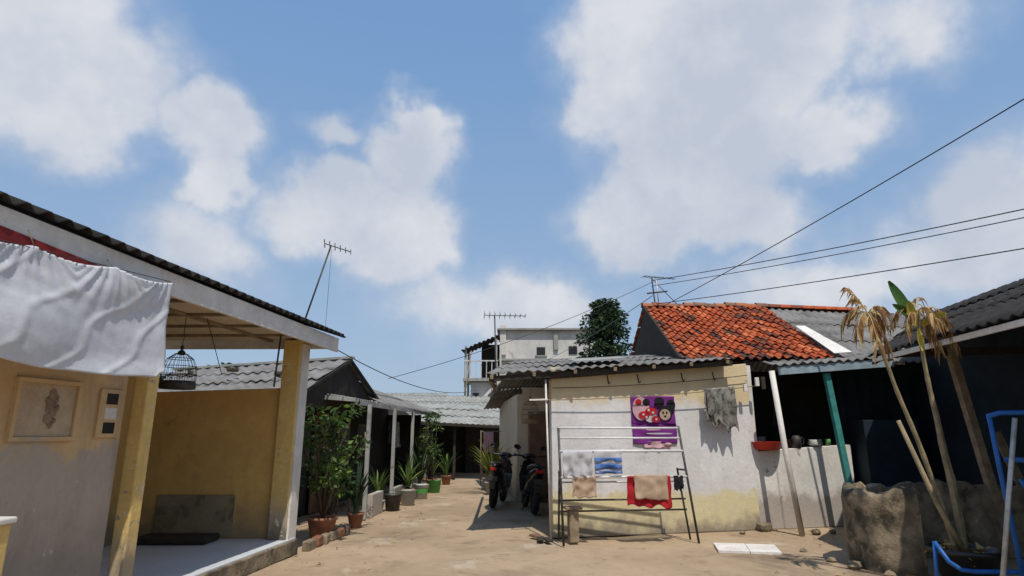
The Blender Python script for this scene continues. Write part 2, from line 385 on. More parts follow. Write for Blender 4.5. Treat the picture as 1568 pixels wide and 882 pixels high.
E=empty('concrete_gate_post'); box(E,'post',(-2.83,3.45,.51),(.16,.14,1.02),YEL2,bev=.015); box(E,'cap',(-2.83,3.45,1.03),(.19,.17,.035),WHT,bev=.01)

# ------------------------------------------------------------------ LEFT SECOND HOUSE
H2=empty('grey_roof_house')
corr(H2,'roof_front',(-5.9,9.75,2.05),(-3.3,9.55,2.12),(-3.1,11.5,2.86),(-7.6,13.6,2.85),.15,.018,ASB,rows=3)
corr(H2,'roof_back',(-2.95,13.5,2.18),(-7.6,15.5,2.1),(-7.6,13.6,2.85),(-3.1,11.5,2.86),.15,.018,ASB,rows=2)
ob(H2,'gable',[(-3.38,9.75,2.06),(-3.16,11.5,2.80),(-3.06,13.3,2.12),(-3.06,13.3,1.9),(-3.38,9.75,1.9)],[(0,1,2,3,4)],DRK,solid=.03)  # dark fill: wood tone with the shade of the gable in its colour
beam(H2,'rake_board',(-3.26,9.55,2.10),(-3.07,11.5,2.83),.03,.06,ASBD); beam(H2,'rake_board_b',(-3.07,11.5,2.83),(-2.93,13.5,2.16),.03,.06,ASBD)
beam(H2,'ridge_cap',(-3.05,11.5,2.89),(-7.6,13.6,2.88),.14,.05,ASBL)
for k,(x,z) in enumerate(((-4.1,2.42),(-5.0,2.5))): box(H2,'roof_weight_%d'%k,(x,10.7+.1*k,z+.09),(.2,.12,.07),STONE,rz=.4*k,bev=.02)
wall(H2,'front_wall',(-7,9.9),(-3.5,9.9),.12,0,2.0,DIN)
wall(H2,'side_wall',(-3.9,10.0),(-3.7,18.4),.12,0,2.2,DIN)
corr(H2,'porch_roof',(-2.72,10.7,2.06),(-2.66,13.0,2.06),(-3.7,13.0,2.22),(-3.75,10.7,2.22),.15,.02,ASB,rows=1)
beam(H2,'porch_fascia',(-2.74,10.66,2.01),(-2.27,17.9,2.0),.03,.08,ASBL)
beam(H2,'porch_front_beam',(-3.75,10.68,2.13),(-2.72,10.64,2.05),.04,.07,ASBL)
for k,(x,y) in enumerate(((-2.60,11.2),(-2.52,13.2),(-2.45,15.2),(-2.40,17.4))):
    box(H2,'post_%d'%k,(x,y,1.0),(.07,.07,1.98),FARG)
box(H2,'door',(-3.76,12.2,.95),(.04,.8,1.85),BROWN,rz=-.02); 
for k,y in enumerate((11.1,13.9,15.6)):
    box(H2,'window_%d'%k,(-3.78,y,1.3),(.05,.9,.8),WOOD); box(H2,'window_glass_%d'%k,(-3.755,y,1.3),(.03,.76,.66),BLK)
for k,(y0,y1,h) in enumerate(((11.5,12.3,.40),(13.5,14.3,.34),(15.6,16.3,.36))):
    wall(H2,'low_wall_%d'%k,(-2.53+.03*k,y0),(-2.50+.03*k,y1),.1,0,h,[LW,FARG,FARG][k])
e=empty('wooden_bench'); box(e,'seat',(-3.3,12.9,.45),(.35,1.2,.05),WOOD)
for k,(x,y) in enumerate(((-3.42,12.4),(-3.18,12.4),(-3.42,13.4),(-3.18,13.4))): box(e,'leg_%d'%k,(x,y,.21),(.05,.05,.42),WOOD)
e=empty('broom'); tube(e,'stick',[(-2.62,11.4,.25),(-2.72,11.45,1.5)],.011,WOOD,6); leaves(e,'bristles',[((-2.60,11.39,.16),(.06,.06,.12),60)],.12,BARK,4,.06)
e=empty('hanging_shirt'); cloth(e,'shirt',(-2.75,14.6),(-2.75,15.1),1.75,1.15,CGR,.03,seed=14); cloth(e,'shirt_b',(-2.72,13.5),(-2.72,13.95),1.75,1.25,CK,.03,seed=15)
H3=empty('alley_house')
corr(H3,'roof',(-2.62,13.0,2.05),(-2.15,18.2,2.03),(-4.3,18.6,2.78),(-4.5,13.0,2.78),.15,.018,ASB,rows=2)
corr(H3,'roof_back',(-7,18.6,2.0),(-7,13,2.0),(-4.5,13,2.78),(-4.3,18.6,2.78),.15,.018,ASB,rows=2)
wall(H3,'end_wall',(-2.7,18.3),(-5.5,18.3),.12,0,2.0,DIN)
H4=empty('far_low_house')
corr(H4,'roof',(-3.0,20.3,1.84),(-.2,20.0,1.70),(-.2,24.5,2.55),(-5.0,24.0,2.7),.18,.02,ASBL,rows=3)
beam(H4,'fascia',(-3.0,20.28,1.79),(-.2,19.98,1.66),.03,.09,DRK)
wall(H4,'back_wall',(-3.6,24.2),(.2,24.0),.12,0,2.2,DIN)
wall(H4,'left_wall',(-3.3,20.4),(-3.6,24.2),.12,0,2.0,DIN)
for k,x in enumerate((-2.9,-1.9,-1.0,-.3)): box(H4,'post_%d'%k,(x,20.5,.85),(.08,.08,1.7),DRK)
box(H4,'door',(-1.4,23.95,.9),(.8,.05,1.8),DRK)
corr(H4,'roof_upper',(-6,25,2.5),(-1.0,25,2.4),(-1.0,28,3.1),(-6,28,3.2),.2,.025,ASBL,rows=2)
wall(H4,'upper_wall',(-6,25.6),(-1.0,25.6),.2,0,2.4,FARG)

# ------------------------------------------------------------------ RIGHT HOUSE
R=empty('white_plaster_house')
A=(.60,9.35); B=(3.93,10.1)
wall(R,'front_wall',A,B,.13,0,(2.30,2.62),WALL,bev=.012)
prism(R,'side_wall',[(.605,9.49),(.75,9.50),(1.05,14.0),(.93,14.0)],0,2.5,CRM)
prism(R,'recess_wall',[(.24,14.0),(.93,14.0),(.93,14.12),(.24,14.12)],0,2.5,CRM)
prism(R,'rear_side_wall',[(.24,14.0),(.235,14.13),(-.27,19.2),(-.39,19.2),(.12,14.0)],0,2.35,CRM)
box(R,'recess_door',(.62,13.97,.95),(.44,.05,1.9),BROWN); box(R,'recess_door_frame',(.62,13.985,.98),(.52,.04,1.97),WOOD)
corr(R,'roof_front',(-.40,8.92,2.33),(3.55,9.75,2.66),(3.3,12.7,3.10),(.05,12.5,2.93),.15,.015,ASB,rows=3,thick=.01)
corr(R,'roof_back',(3.3,16,2.4),(-.9,19.3,2.2),(.05,12.5,2.93),(3.3,12.7,3.10),.15,.015,ASB,rows=2)
beam(R,'eave_beam',(-.34,9.0,2.27),(3.6,9.86,2.60),.05,.08,DRK)
beam(R,'porch_side_beam',(-.32,9.0,2.26),(-.36,13.9,2.42),.05,.08,WOOD)
for k in range(7):
    t=k/6; x=-.3+t*3.8; y=9.0+t*.83; z=2.29+t*.32
    beam(R,'rafter_%d'%k,(x,y-.08,z),(x,y+3,z+.42),.05,.06,WOOD)
tube(R,'corner_pipe',[(.56,9.24,0),(.51,9.22,2.28)],.014,WHT)
beam(R,'stub_pipe',(.26,9.15,1.97),(.54,9.2,1.98),.025,.025,WHT)
wall(R,'half_wall',(3.98,10.12),(5.75,10.55),.12,0,(1.20,1.30),LW,bev=.01)
box(R,'pillar',(3.93,10.17,1.3),(.12,.12,2.58),LW,rz=.22)
box(R,'wall_base_rubble',(3.95,10.02,.06),(.22,.14,.12),STONE,rz=.3,bev=.03)
wall(R,'kitchen_back_wall',(3.2,12.3),(9,12.3),.12,0,2.7,DIN)
wall(R,'kitchen_left_wall',(3.95,12.3),(3.95,10.25),.10,0,2.7,DIN)
prism(R,'kitchen_floor',[(4.0,10.3),(9,10.9),(9,12.3),(4.0,12.3)],0,.08,DIN)
box(R,'shelf',(4.7,11.6,1.1),(1.4,.4,.04),WOOD)
for k,(x,h) in enumerate(((4.3,.2),(4.6,.3),(5.0,.16),(5.2,.26))): lathe(R,'pan_%d'%k,[(0,0),(.1,0),(.12,h),(.11,h),(0,.02)],(x,11.55,1.12),[DMET,FARG,DMET,TERR][k],14)
x0,x1=2.87,5.46
tiles(R,'roof_tiles',(x0,10.2,2.70),(x1,10.25,2.74),(x1,12.85,4.19),(x0,12.85,4.17),17,13,TILE)
ob(R,'roof_tiles_deck',[(x0+.03,10.3,2.66),(x1,10.35,2.70),(x1,12.85,4.10),(x0+.03,12.85,4.08)],[(0,1,2,3)],DRK,solid=.02)
tiles(R,'roof_tiles_back',(x1,15.5,2.70),(x0,15.5,2.70),(x0,12.88,4.19),(x1,12.88,4.19),17,13,TILE)
ob(R,'roof_gable_wall',[(x0+.06,10.4,2.4),(x0+.06,10.4,2.72),(x0+.06,12.85,4.08),(x0+.06,15.3,2.72),(x0+.06,15.3,2.4)],[(0,1,2,3,4)],DRK,solid=.08)
beam(R,'gable_rake',(x0-.01,10.22,2.70),(x0-.01,12.85,4.15),.04,.10,DRK)
rid=[]
for k in range(12):
    xa=x0-.03+k*.225; rr=.085
    v=[]
    for e_,sc in ((0,1.12),(.25,.95)):
        for a in range(9):
            an=math.pi*a/8; v.append((xa+e_,12.86+rr*sc*math.cos(an)*1.2,4.16+.015*math.sin(k*1.7)+rr*sc*math.sin(an)))
    rid.append((v,[(a,a+1,a+10,a+9) for a in range(8)]))
multi(R,'ridge_tiles',rid,mat('ridge_tile',(.25,.13,.09),(.12,.07,.05),6,.9,.4,island=[((.35,.14,.07),5,.5,.9)]))
ob(R,'white_flashing',[(5.46,10.15,2.80),(5.76,10.15,2.82),(5.60,11.35,3.48),(5.42,11.35,3.48)],[(0,1,2,3)],WHT,solid=.01)
corr(R,'roof_right_grey',(5.50,10.25,2.72),(9.9,10.6,2.6),(9.9,12.95,3.95),(5.45,12.85,4.14),.15,.018,ASB,rows=3)
corr(R,'roof_right_back',(9.9,16,2.6),(5.5,16,2.6),(5.45,12.85,4.14),(9.9,12.95,3.95),.15,.018,ASB,rows=2)
rid=[]
for k in range(9):
    xa=5.35+k*.24
    v=[(xa+e_,12.86+.1*sc*math.cos(math.pi*a/8),4.15-.01*k+.08*sc*math.sin(math.pi*a/8)) for e_,sc in((0,1.1),(.26,.95)) for a in range(9)]
    rid.append((v,[(a,a+1,a+10,a+9) for a in range(8)]))
multi(R,'ridge_tiles_right',rid,TILE)
ob(R,'patch_sheet',[(1.0,9.6,2.60),(1.9,9.8,2.68),(1.85,10.6,2.80),(.95,10.4,2.73)],[(0,1,2,3)],ASBL,solid=.008)
beam(R,'lean_to_fascia',(4.35,9.85,2.47),(6.3,9.95,2.62),.04,.13,mat('grey_blue_board',(.28,.36,.40),(.2,.27,.31),6))
corr(R,'lean_to_roof',(4.25,9.80,2.56),(6.4,9.90,2.71),(6.4,10.6,2.85),(4.25,10.5,2.72),.15,.02,ASB,rows=1)
beam(R,'teal_post',(5.20,10.0,2.45),(5.40,9.98,0),.09,.09,TEA)
tube(R,'white_post',[(4.13,9.6,2.45),(4.22,9.6,1.2),(4.34,9.6,0)],.043,LW,12)
B_=empty('plastic_basin'); lathe(B_,'basin',[(0,.0),(.20,.0),(.26,.12),(.275,.125),(.25,.11),(.19,.02),(0,.02)],(4.15,10.14,1.225),mat('red_plastic',(.45,.03,.02),None,6,.5,.05),24)
B_=empty('jug'); lathe(B_,'body',[(0,.0),(.07,.0),(.08,.14),(.05,.2),(0,.2)],(4.75,10.36,1.25),DMET,16)
tube(B_,'handle',[(4.82,10.36,1.42),(4.88,10.36,1.40),(4.87,10.36,1.32),(4.82,10.36,1.30)],.008,DMET)
B_=empty('stacked_dishes'); lathe(B_,'plates',[(0,0),(.08,0),(.12,.03),(.08,.035),(.12,.06),(.08,.065),(.11,.1),(0,.1)],(5.1,10.44,1.28),BUCK,18); lathe(B_,'cup',[(0,0),(.035,0),(.045,.1),(.04,.1),(0,.02)],(5.35,10.5,1.29),GRN,14)
for k,(x,z,h) in enumerate(((4.0,2.3,.14),(4.1,2.28,.2),(3.8,2.2,.12))): box(R,'hanging_bracket_%d'%k,(x,9.9,z),(.06,.05,h),LW if k!=1 else DRK)
for k,x in enumerate((1.5,2.0,2.75,3.3)): tube(R,'eave_hook_%d'%k,[(x,9.48+(x-.6)*.225-.13,2.30+.05*x),(x+.02,9.48+(x-.6)*.225-.16,2.16+.05*x),(x+.05,9.48+(x-.6)*.225-.16,2.19+.05*x)],.008,DRK,6)
wire('house_cable',(.62,9.31,2.16),(3.9,10.02,2.42),.04,.006,DRK,R)

# ------------------------------------------------------------------ RIGHT NEAR BUILDING
N=empty('dark_workshop_building')
corr(N,'roof',(4.05,2.0,2.5),(4.80,8.1,2.5),(8.6,12.0,3.88),(7.6,2.0,4.1),.16,.018,ASBD,rows=3,thick=.012)
corr(N,'roof_far_slope',(12,11.5,2.5),(11.5,2,2.5),(7.6,2.0,4.1),(8.6,12.0,3.88),.16,.018,ASBD,rows=2)
beam(N,'eave_fascia',(4.10,2.0,2.44),(4.84,8.05,2.44),.03,.06,WHT)
beam(N,'rafter_end',(4.84,8.05,2.42),(8.5,11.9,3.72),.05,.08,DRK)
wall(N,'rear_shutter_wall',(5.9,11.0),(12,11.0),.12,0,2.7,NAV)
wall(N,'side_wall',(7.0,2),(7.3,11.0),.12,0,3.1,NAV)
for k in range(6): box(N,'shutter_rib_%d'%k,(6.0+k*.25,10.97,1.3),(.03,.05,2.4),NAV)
beam(N,'wood_post',(5.83,8.0,2.75),(6.15,7.95,0),.10,.09,WOOD)
beam(N,'cross_beam',(4.8,7.9,2.5),(7.2,8.2,2.6),.07,.1,DRK)
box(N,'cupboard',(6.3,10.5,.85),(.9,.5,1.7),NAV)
beam(N,'leaning_plank',(6.5,8.3,1.5),(6.9,8.2,0),.12,.03,WOOD)

P=empty('masonry_planter_wall')
def rough(par,name,pts,h,th,m,seed):
    V=[];F=[]; pts=[Vector(p) for p in pts]; 
    path=[]
    for a,b in zip(pts[:-1],pts[1:]):
        n=max(2,int((b-a).length/.045))
        path+= [a.lerp(b,i/n) for i in range(n)]
    path.append(pts[-1]); prof=[(-1,0),(-1.05,.12),(-1.02,.25),(-1,.38),(-1,.5),(-.98,.62),(-.98,.75),(-1,.86),(-1,.94),(-.8,1),(0,1.02),(.8,1),(1,.92),(1,.7),(1,.4),(1,0)]
    for i,p in enumerate(path):
        t=(path[min(i+1,len(path)-1)]-path[max(i-1,0)]).normalized(); n=Vector((t.y,-t.x))
        for j,(o,z) in enumerate(prof):
            q=Vector((p.x,p.y,z*h)); nz=mn.noise(q*5+Vector((seed,0,0)))+.6*mn.noise(q*13)
            q.x+=n.x*(o*th/2-nz*.045); q.y+=n.y*(o*th/2-nz*.045); q.z+=(.09*mn.noise(q*4)+.04*mn.noise(q*12) if z>.8 else 0)
            V.append(q)
    K=len(prof)
    for i in range(len(path)-1):
        for j in range(K-1): F.append((i*K+j,i*K+j+1,(i+1)*K+j+1,(i+1)*K+j))
    F.append(tuple(range(K))); F.append(tuple((len(path)-1)*K+j for j in range(K-1,-1,-1)))
    ob(par,name,V,F,m,smooth=True)
rough(P,'wall_ring',[(4.45,6.98),(4.25,7.04),(4.06,7.22),(4.00,7.5),(4.12,7.75),(4.4,7.95),(5.0,8.05),(5.6,8.05),(7.0,8.0)],.84,.15,STONE,1)
rnd=random.Random(9)
for k,(x,y,s) in enumerate(((3.88,7.35,.09),(3.80,7.7,.06),(4.05,6.95,.07),(3.75,8.3,.05),(4.6,9.7,.08),(4.9,9.8,.06),(3.5,9.75,.05))):
    V=[];F=[]; n=8
    for j in range(5):
        ph=math.pi*j/4
        for i in range(n):
            th=2*math.pi*i/n; r_=s*(1+.35*mn.noise(Vector((i*1.3,j*1.7,k*3.1))))
            V.append((x+r_*math.sin(ph)*math.cos(th),y+r_*math.sin(ph)*math.sin(th)*.8,s*.35+r_*.6*math.cos(ph)))
    for j in range(4):
        for i in range(n): F.append((j*n+i,(j+1)*n+i,(j+1)*n+(i+1)%n,j*n+(i+1)%n))
    ob(None,'stone' if k==0 else 'stone.%03d'%k,V,F,STONE)
PT=empty('plant_pot'); lathe(PT,'pot',[(0,0),(.20,0),(.30,.33),(.335,.34),(.335,.38),(.30,.38),(.27,.30),(0,.29)],(4.52,6.45,.0),BLK,28)
lathe(PT,'soil',[(0,.34),(.15,.33),(.28,.31)],(4.52,6.45,0),BARK,20)
PA=empty('palm_tree')
stems=[([(4.45,6.45,.3),(4.35,6.45,.9),(4.15,6.42,1.6),(3.98,6.40,2.2),(3.86,6.4,2.75)],.018),
       ([(4.53,6.45,.3),(4.50,6.46,1.0),(4.45,6.46,1.8),(4.42,6.45,2.3),(4.42,6.42,2.78)],.020),
       ([(4.58,6.50,.3),(4.56,6.5,1.0),(4.50,6.5,1.7),(4.44,6.5,2.4)],.016)]
for k,(p,r) in enumerate(stems):
    pp=[]
    for a,b in zip(p[:-1],p[1:]):
        for i in range(8): pp.append(Vector(a).lerp(Vector(b),i/8))
    pp.append(Vector(p[-1]))
    pp=[q+Vector((.012*mn.noise(q*3),0,0)) for q in pp]
    tube(PA,'stem_%d'%k,pp,[r*(1.5-.7*i/len(pp))*(1.13 if i%4==0 else 1) for i in range(len(pp))],PST,10)
tube(PA,'stem_cut',[(4.5,6.4,.3),(4.3,6.42,.8),(4.05,6.45,1.62)],[.030,.025,.020],PST,10)
def frond(par,name,base,az,length,rise,droop,m,nl=14,ll=.2,seed=0,w=.03):
    rn=random.Random(seed); b=Vector(base); dirh=Vector((math.cos(az),math.sin(az),0)); pts=[]
    for i in range(11):
        t=i/10; pts.append(b+dirh*length*t*(1-.25*t*droop)+Vector((0,0,rise*t-droop*length*t*t*1.1)))
    parts=[tubem(pts,[.008*(1-.8*i/10) for i in range(11)],5)]
    side=dirh.cross(Vector((0,0,1)))
    for i in range(nl):
        t=.15+.85*i/nl; k=min(9,int(t*10)); p=pts[k].lerp(pts[k+1],t*10-k); tg=(pts[k+1]-pts[k]).normalized()
        for sg in(-1,1):
            if rn.random()<.12: continue
            L=ll*rn.uniform(.5,1.15)*(1.1-.5*abs(t-.4)); d=(tg*1.0+side*sg*.6+Vector((0,0,-.25-rn.random()*.8))).normalized()
            q=p+d*L*.5; e=p+d*L+Vector((0,0,-.06-rn.random()*.07)); s=tg.cross(d).cross(d).normalized()*w/2
            parts.append(([p,q+s,e,q-s],[(0,1,2,3)]))
    multi(par,name,parts,m,smooth=False)
c1=Vector((3.86,6.4,2.75)); c2=Vector((4.42,6.42,2.78))
k=0
for (c,az_,L_,ri,dr,m) in [(c1,2.6,.34,.26,.9,PLV),(c1,3.6,.30,.05,.9,PLV),(c1,.4,.34,.25,1.0,PLV),(c1,-1.2,.28,.30,1.1,PLV),(c1,1.6,.26,.42,.6,PLV),(c1,4.4,.30,-.1,.9,PLV),(c1,2.9,.18,.40,.5,PLV),
                        (c2,.1,.50,.32,.9,PLV),(c2,-.4,.36,.1,1.1,PLV),(c2,.9,.32,.42,.6,PLV),(c2,-1.5,.30,.20,1.0,PLV),(c2,2.9,.38,.28,1.0,PLV),(c2,3.5,.3,.1,1.0,PLV),(c2,5.6,.4,-.05,.9,PLV),(c2,.3,.3,-.15,.9,PLV),(c1,.1,.25,-.15,.9,PLV)]:
    frond(PA,'frond_%d'%k,c,az_,L_,ri,dr,m,nl=12,ll=.17,seed=k,w=.026); k+=1
def broad(par,name,b,d,L,w,m):
    b=Vector(b);d=Vector(d).normalized(); s=d.cross(Vector((0,1,.2))).normalized(); V=[];F=[]
    for i in range(11):
        t=i/10; ww=w*math.sin(math.pi*min(1,t*.94+.03))**.7; p=b+d*L*t+Vector((0,0,-.12*L*t*t))
        V+=[p-s*ww,p+Vector((0,.02,0)),p+s*ww]
    for i in range(10):
        for j in range(2): k=i*3+j; F.append((k,k+1,k+4,k+3))
    ob(par,name,V,F,m,smooth=True)
broad(PA,'leaf_green_1',(4.38,6.42,2.62),(-.40,0,1),.62,.062,PGR)
broad(PA,'leaf_green_2',(4.40,6.42,2.68),(-.75,-.1,.6),.34,.045,PGR)
broad(PA,'leaf_green_3',(4.36,6.40,2.60),(-.25,-.2,.9),.34,.05,CLV)
broad(PA,'leaf_yellow',(4.42,6.42,2.62),(.55,-.3,.4),.30,.045,CLV)
broad(PA,'leaf_yellow_2',(4.40,6.42,2.60),(-.2,-.3,-.7),.26,.04,CLV)
leaves(PA,'dead_leaf_bits',[((4.5,6.45,.36),(.25,.25,.05),60),((4.3,6.7,.03),(.4,.3,.02),40)],.12,PLV,3)
BF=empty('blue_tube_frame')
tube(BF,'top_rail',[(4.34,5.6,1.64),(4.42,5.56,1.67),(5.4,5.3,1.68)],.022,BLU,10)
tube(BF,'post_1',[(4.35,5.6,1.66),(4.36,5.6,1.2),(4.42,5.62,.0)],.020,BLU,10)
tube(BF,'mid_rail',[(4.42,5.6,1.26),(5.3,5.3,1.25)],.022,BLU,10)
box(BF,'seat_panel',(4.95,5.42,1.12),(.55,.04,.18),BLU,rz=-.33)
tube(BF,'foot_loop',[(3.97,6.05,.50),(4.03,5.98,.34),(4.10,5.93,.28),(4.2,5.9,.27),(5.1,5.7,.30)],.020,BLU,10)
tube(BF,'foot_1',[(3.97,6.05,.50),(3.99,6.14,.0)],.016,BLU,8)
tube(BF,'brace',[(4.44,5.5,1.1),(4.85,5.4,.25)],.016,BLU,8)
LD=empty('metal_pole'); tube(LD,'pole',[(4.46,5.45,1.62),(4.26,5.45,.9),(4.02,5.45,0)],.020,ALU,10)

# ------------------------------------------------------------------ drying rack
K=empty('clothes_drying_rack')
L0=Vector((.70,8.72,0)); R0=Vector((2.60,8.95,0)); bk=Vector((-.04,.38,0))
Lt=Vector((.66,8.80,1.56)); Rt=Vector((2.44,9.06,1.59))
tube(K,'leg_fl',[L0,Lt],.017,DMET); tube(K,'leg_fr',[R0,Rt],.017,DMET)
tube(K,'leg_bl',[L0+bk,Lt+Vector((.02,.22,-.6))],.015,DMET); tube(K,'leg_br',[R0+bk*.8,Rt+Vector((0,.20,-.6))],.015,DMET)
tube(K,'side_l',[Lt+Vector((.01,.22,-.62)),Lt+Vector((0.01,0,-.62))],.013,DMET); tube(K,'side_r',[Rt+Vector((0,.20,-.62)),Rt+Vector((.08,0,-.62))],.013,DMET)
def railz(n,z,r,dy=0,m=ALU):
    a=L0.lerp(Lt,z/1.55)+Vector((0,dy,0)); b=R0.lerp(Rt,z/1.58)+Vector((0,dy,0)); tube(K,n,[a,b],r,m)
RW=mat('rack_rail_white',(.66,.66,.66),(.55,.55,.55),9,.4,.05,simple=True)
railz('bar_1',1.55,.015,0,RW); railz('bar_2',1.41,.013,0,RW); railz('bar_3',1.23,.020,0,RW); railz('bar_4',.88,.018,0,RW); railz('bar_5',.80,.012,.2); railz('bar_6',.55,.013,.30,DMET); railz('bar_7',.40,.013,.33,DMET)
def lp(x,dy=-.02): return (x,8.77+(x-.7)*.128+dy)
C=empty('laundry')
cloth(C,'white_cloth',lp(.71),lp(1.13),1.24,(.90,.88),CW,.02,seed=1,folds=3)
cloth(C,'blue_towel',lp(1.16),lp(1.56),1.245,.93,CW,.012,seed=2,folds=1.3)
for k,(a,b) in enumerate(((1.15,1.10),(1.07,1.00),(.97,.94))): cloth(C,'blue_stripe_%d'%k,lp(1.165,-.034),lp(1.555,-.034),a,b,CB,.012,seed=2,folds=1.3,ny=3,hem=.005)
cloth(C,'beige_cloth',lp(.84),lp(1.18),.90,.62,CBE,.02,seed=3,folds=2)
cloth(C,'red_towel',lp(1.62),lp(2.26),.90,(.50,.47),CR,.025,seed=4,folds=3,hem=.04)
cloth(C,'beige_towel',lp(1.72,-.07),lp(2.20,-.07),.915,(.60,.57),CBE,.015,seed=5,folds=2)
cloth(C,'black_cloth',lp(2.30),lp(2.44),.90,.70,CK,.015,seed=6,folds=1)
wire('clothesline',(.35,9.2,1.97),(4.0,9.95,2.24),.05,.007,WOOD)
Q=empty('cartoon_mouse_towel')
def qp(x): return (x,9.36+(x-.62)*.22-.02)
cloth(Q,'sheet_upper',qp(1.87),qp(2.60),2.06,1.62,CPU,.010,seed=7,folds=1.5,hem=.0)
cloth(Q,'sheet_lower',qp(1.88),qp(2.61),1.62,1.32,CPU,.010,seed=7.3,folds=1.5)
def disc(name,x,z,rx,rz,m,o,n=20):
    v=[]
    for a in range(n):
        an=2*math.pi*a/n; xx=x+rx*math.cos(an); p=qp(xx); v.append((p[0]+o*.2,p[1]-o,z+rz*math.sin(an)))
    ob(Q,name,v,[tuple(range(n))],m)
for i,(x,z,rx,rz,m,o) in enumerate([(2.02,1.86,.14,.18,CPK,.030),(2.17,1.74,.10,.09,CW,.032),(2.33,1.97,.085,.075,CK,.034),(2.52,1.92,.075,.085,CK,.034),(2.42,1.80,.12,.11,CK,.036),(2.41,1.77,.09,.085,CBE,.038),
    (2.11,1.96,.06,.055,CK,.036),(1.98,1.96,.05,.05,CR,.037),(2.18,1.82,.10,.06,CR,.040),(2.06,1.76,.09,.06,CR,.040),(2.25,1.70,.07,.05,CR,.040),
    (2.14,1.84,.02,.02,CW,.043),(2.21,1.80,.02,.02,CW,.043),(2.05,1.77,.018,.018,CW,.043),(2.10,1.73,.018,.018,CW,.043),(2.26,1.70,.018,.018,CW,.043),(2.38,1.80,.014,.025,CK,.041),(2.44,1.80,.014,.025,CK,.041),(2.41,1.745,.022,.015,CK,.041),
    (2.30,1.48,.22,.012,CW,.034),(2.20,1.54,.12,.012,CPK,.034)]): disc('print_%d'%i,x,z,rx,rz,m,o)
cloth(Q,'pink_under',qp(2.05),qp(2.50),1.36,1.26,CPK,.012,seed=8,folds=2)
G_=empty('hanging_rag'); cloth(G_,'rag',(3.06,9.72),(3.60,9.84),(2.18,2.22),(1.66,1.50),CGR,.03,seed=9,folds=3,hem=.08)
cloth(G_,'rag_2',(3.10,9.69),(3.35,9.75),(2.18,2.2),(1.78,1.60),CGR,.02,seed=10,folds=2,hem=.08)
WP=empty('wooden_stump'); box(WP,'stump',(.86,9.0,.22),(.14,.14,.44),WOOD,rz=.2,bev=.02); box(WP,'top_board',(.86,9.0,.46),(.24,.2,.035),WOOD,rz=.1)
SH=empty('sandals')
for k,(x,y) in enumerate(((.40,9.1),(.50,9.05),(.35,9.35))): box(SH,'sandal_%d'%k,(x,y,.03),(.09,.24,.035),[DRK,DRK,BROWN][k],rz=.3*k,bev=.015)
TL=empty('floor_tile_sheet'); 
prism(TL,'tile_a',[(2.64,8.25),(3.02,8.20),(3.16,8.76),(2.76,8.82)],.0,.030,WHT); prism(TL,'tile_b',[(3.03,8.20),(3.40,8.14),(3.54,8.70),(3.17,8.76)],.0,.026,WHT)

# ------------------------------------------------------------------ scooters
def torusm(c,R_,r,n=28,k=10):
    v=[];f=[];c=Vector(c)
    for i in range(n):
        a=2*math.pi*i/n
        for j in range(k):
            b=2*math.pi*j/k; rr=R_+r*math.cos(b)
            v.append(c+Vector((r*1.1*math.sin(b),rr*math.cos(a),rr*math.sin(a))))
    for i in range(n):
        for j in range(k): f.append((i*k+j,i*k+(j+1)%k,((i+1)%n)*k+(j+1)%k,((i+1)%n)*k+j))
    return v,f
def loft(par,name,secs,m,n=14):
    v=[];f=[]
    for (y,z,w,h) in secs:
        for k in range(n):
            a=2*math.pi*k/n; v.append((w*math.copysign(abs(math.cos(a))**.7,math.cos(a)),y,z+h*math.copysign(abs(math.sin(a))**.7,math.sin(a))))
    for i in range(len(secs)-1):
        for k in range(n): f.append((i*n+k,i*n+(k+1)%n,(i+1)*n+(k+1)%n,(i+1)*n+k))
    f.append(tuple(range(n))); f.append(tuple((len(secs)-1)*n+k for k in range(n-1,-1,-1)))
    return ob(par,name,v,f,m,smooth=True)
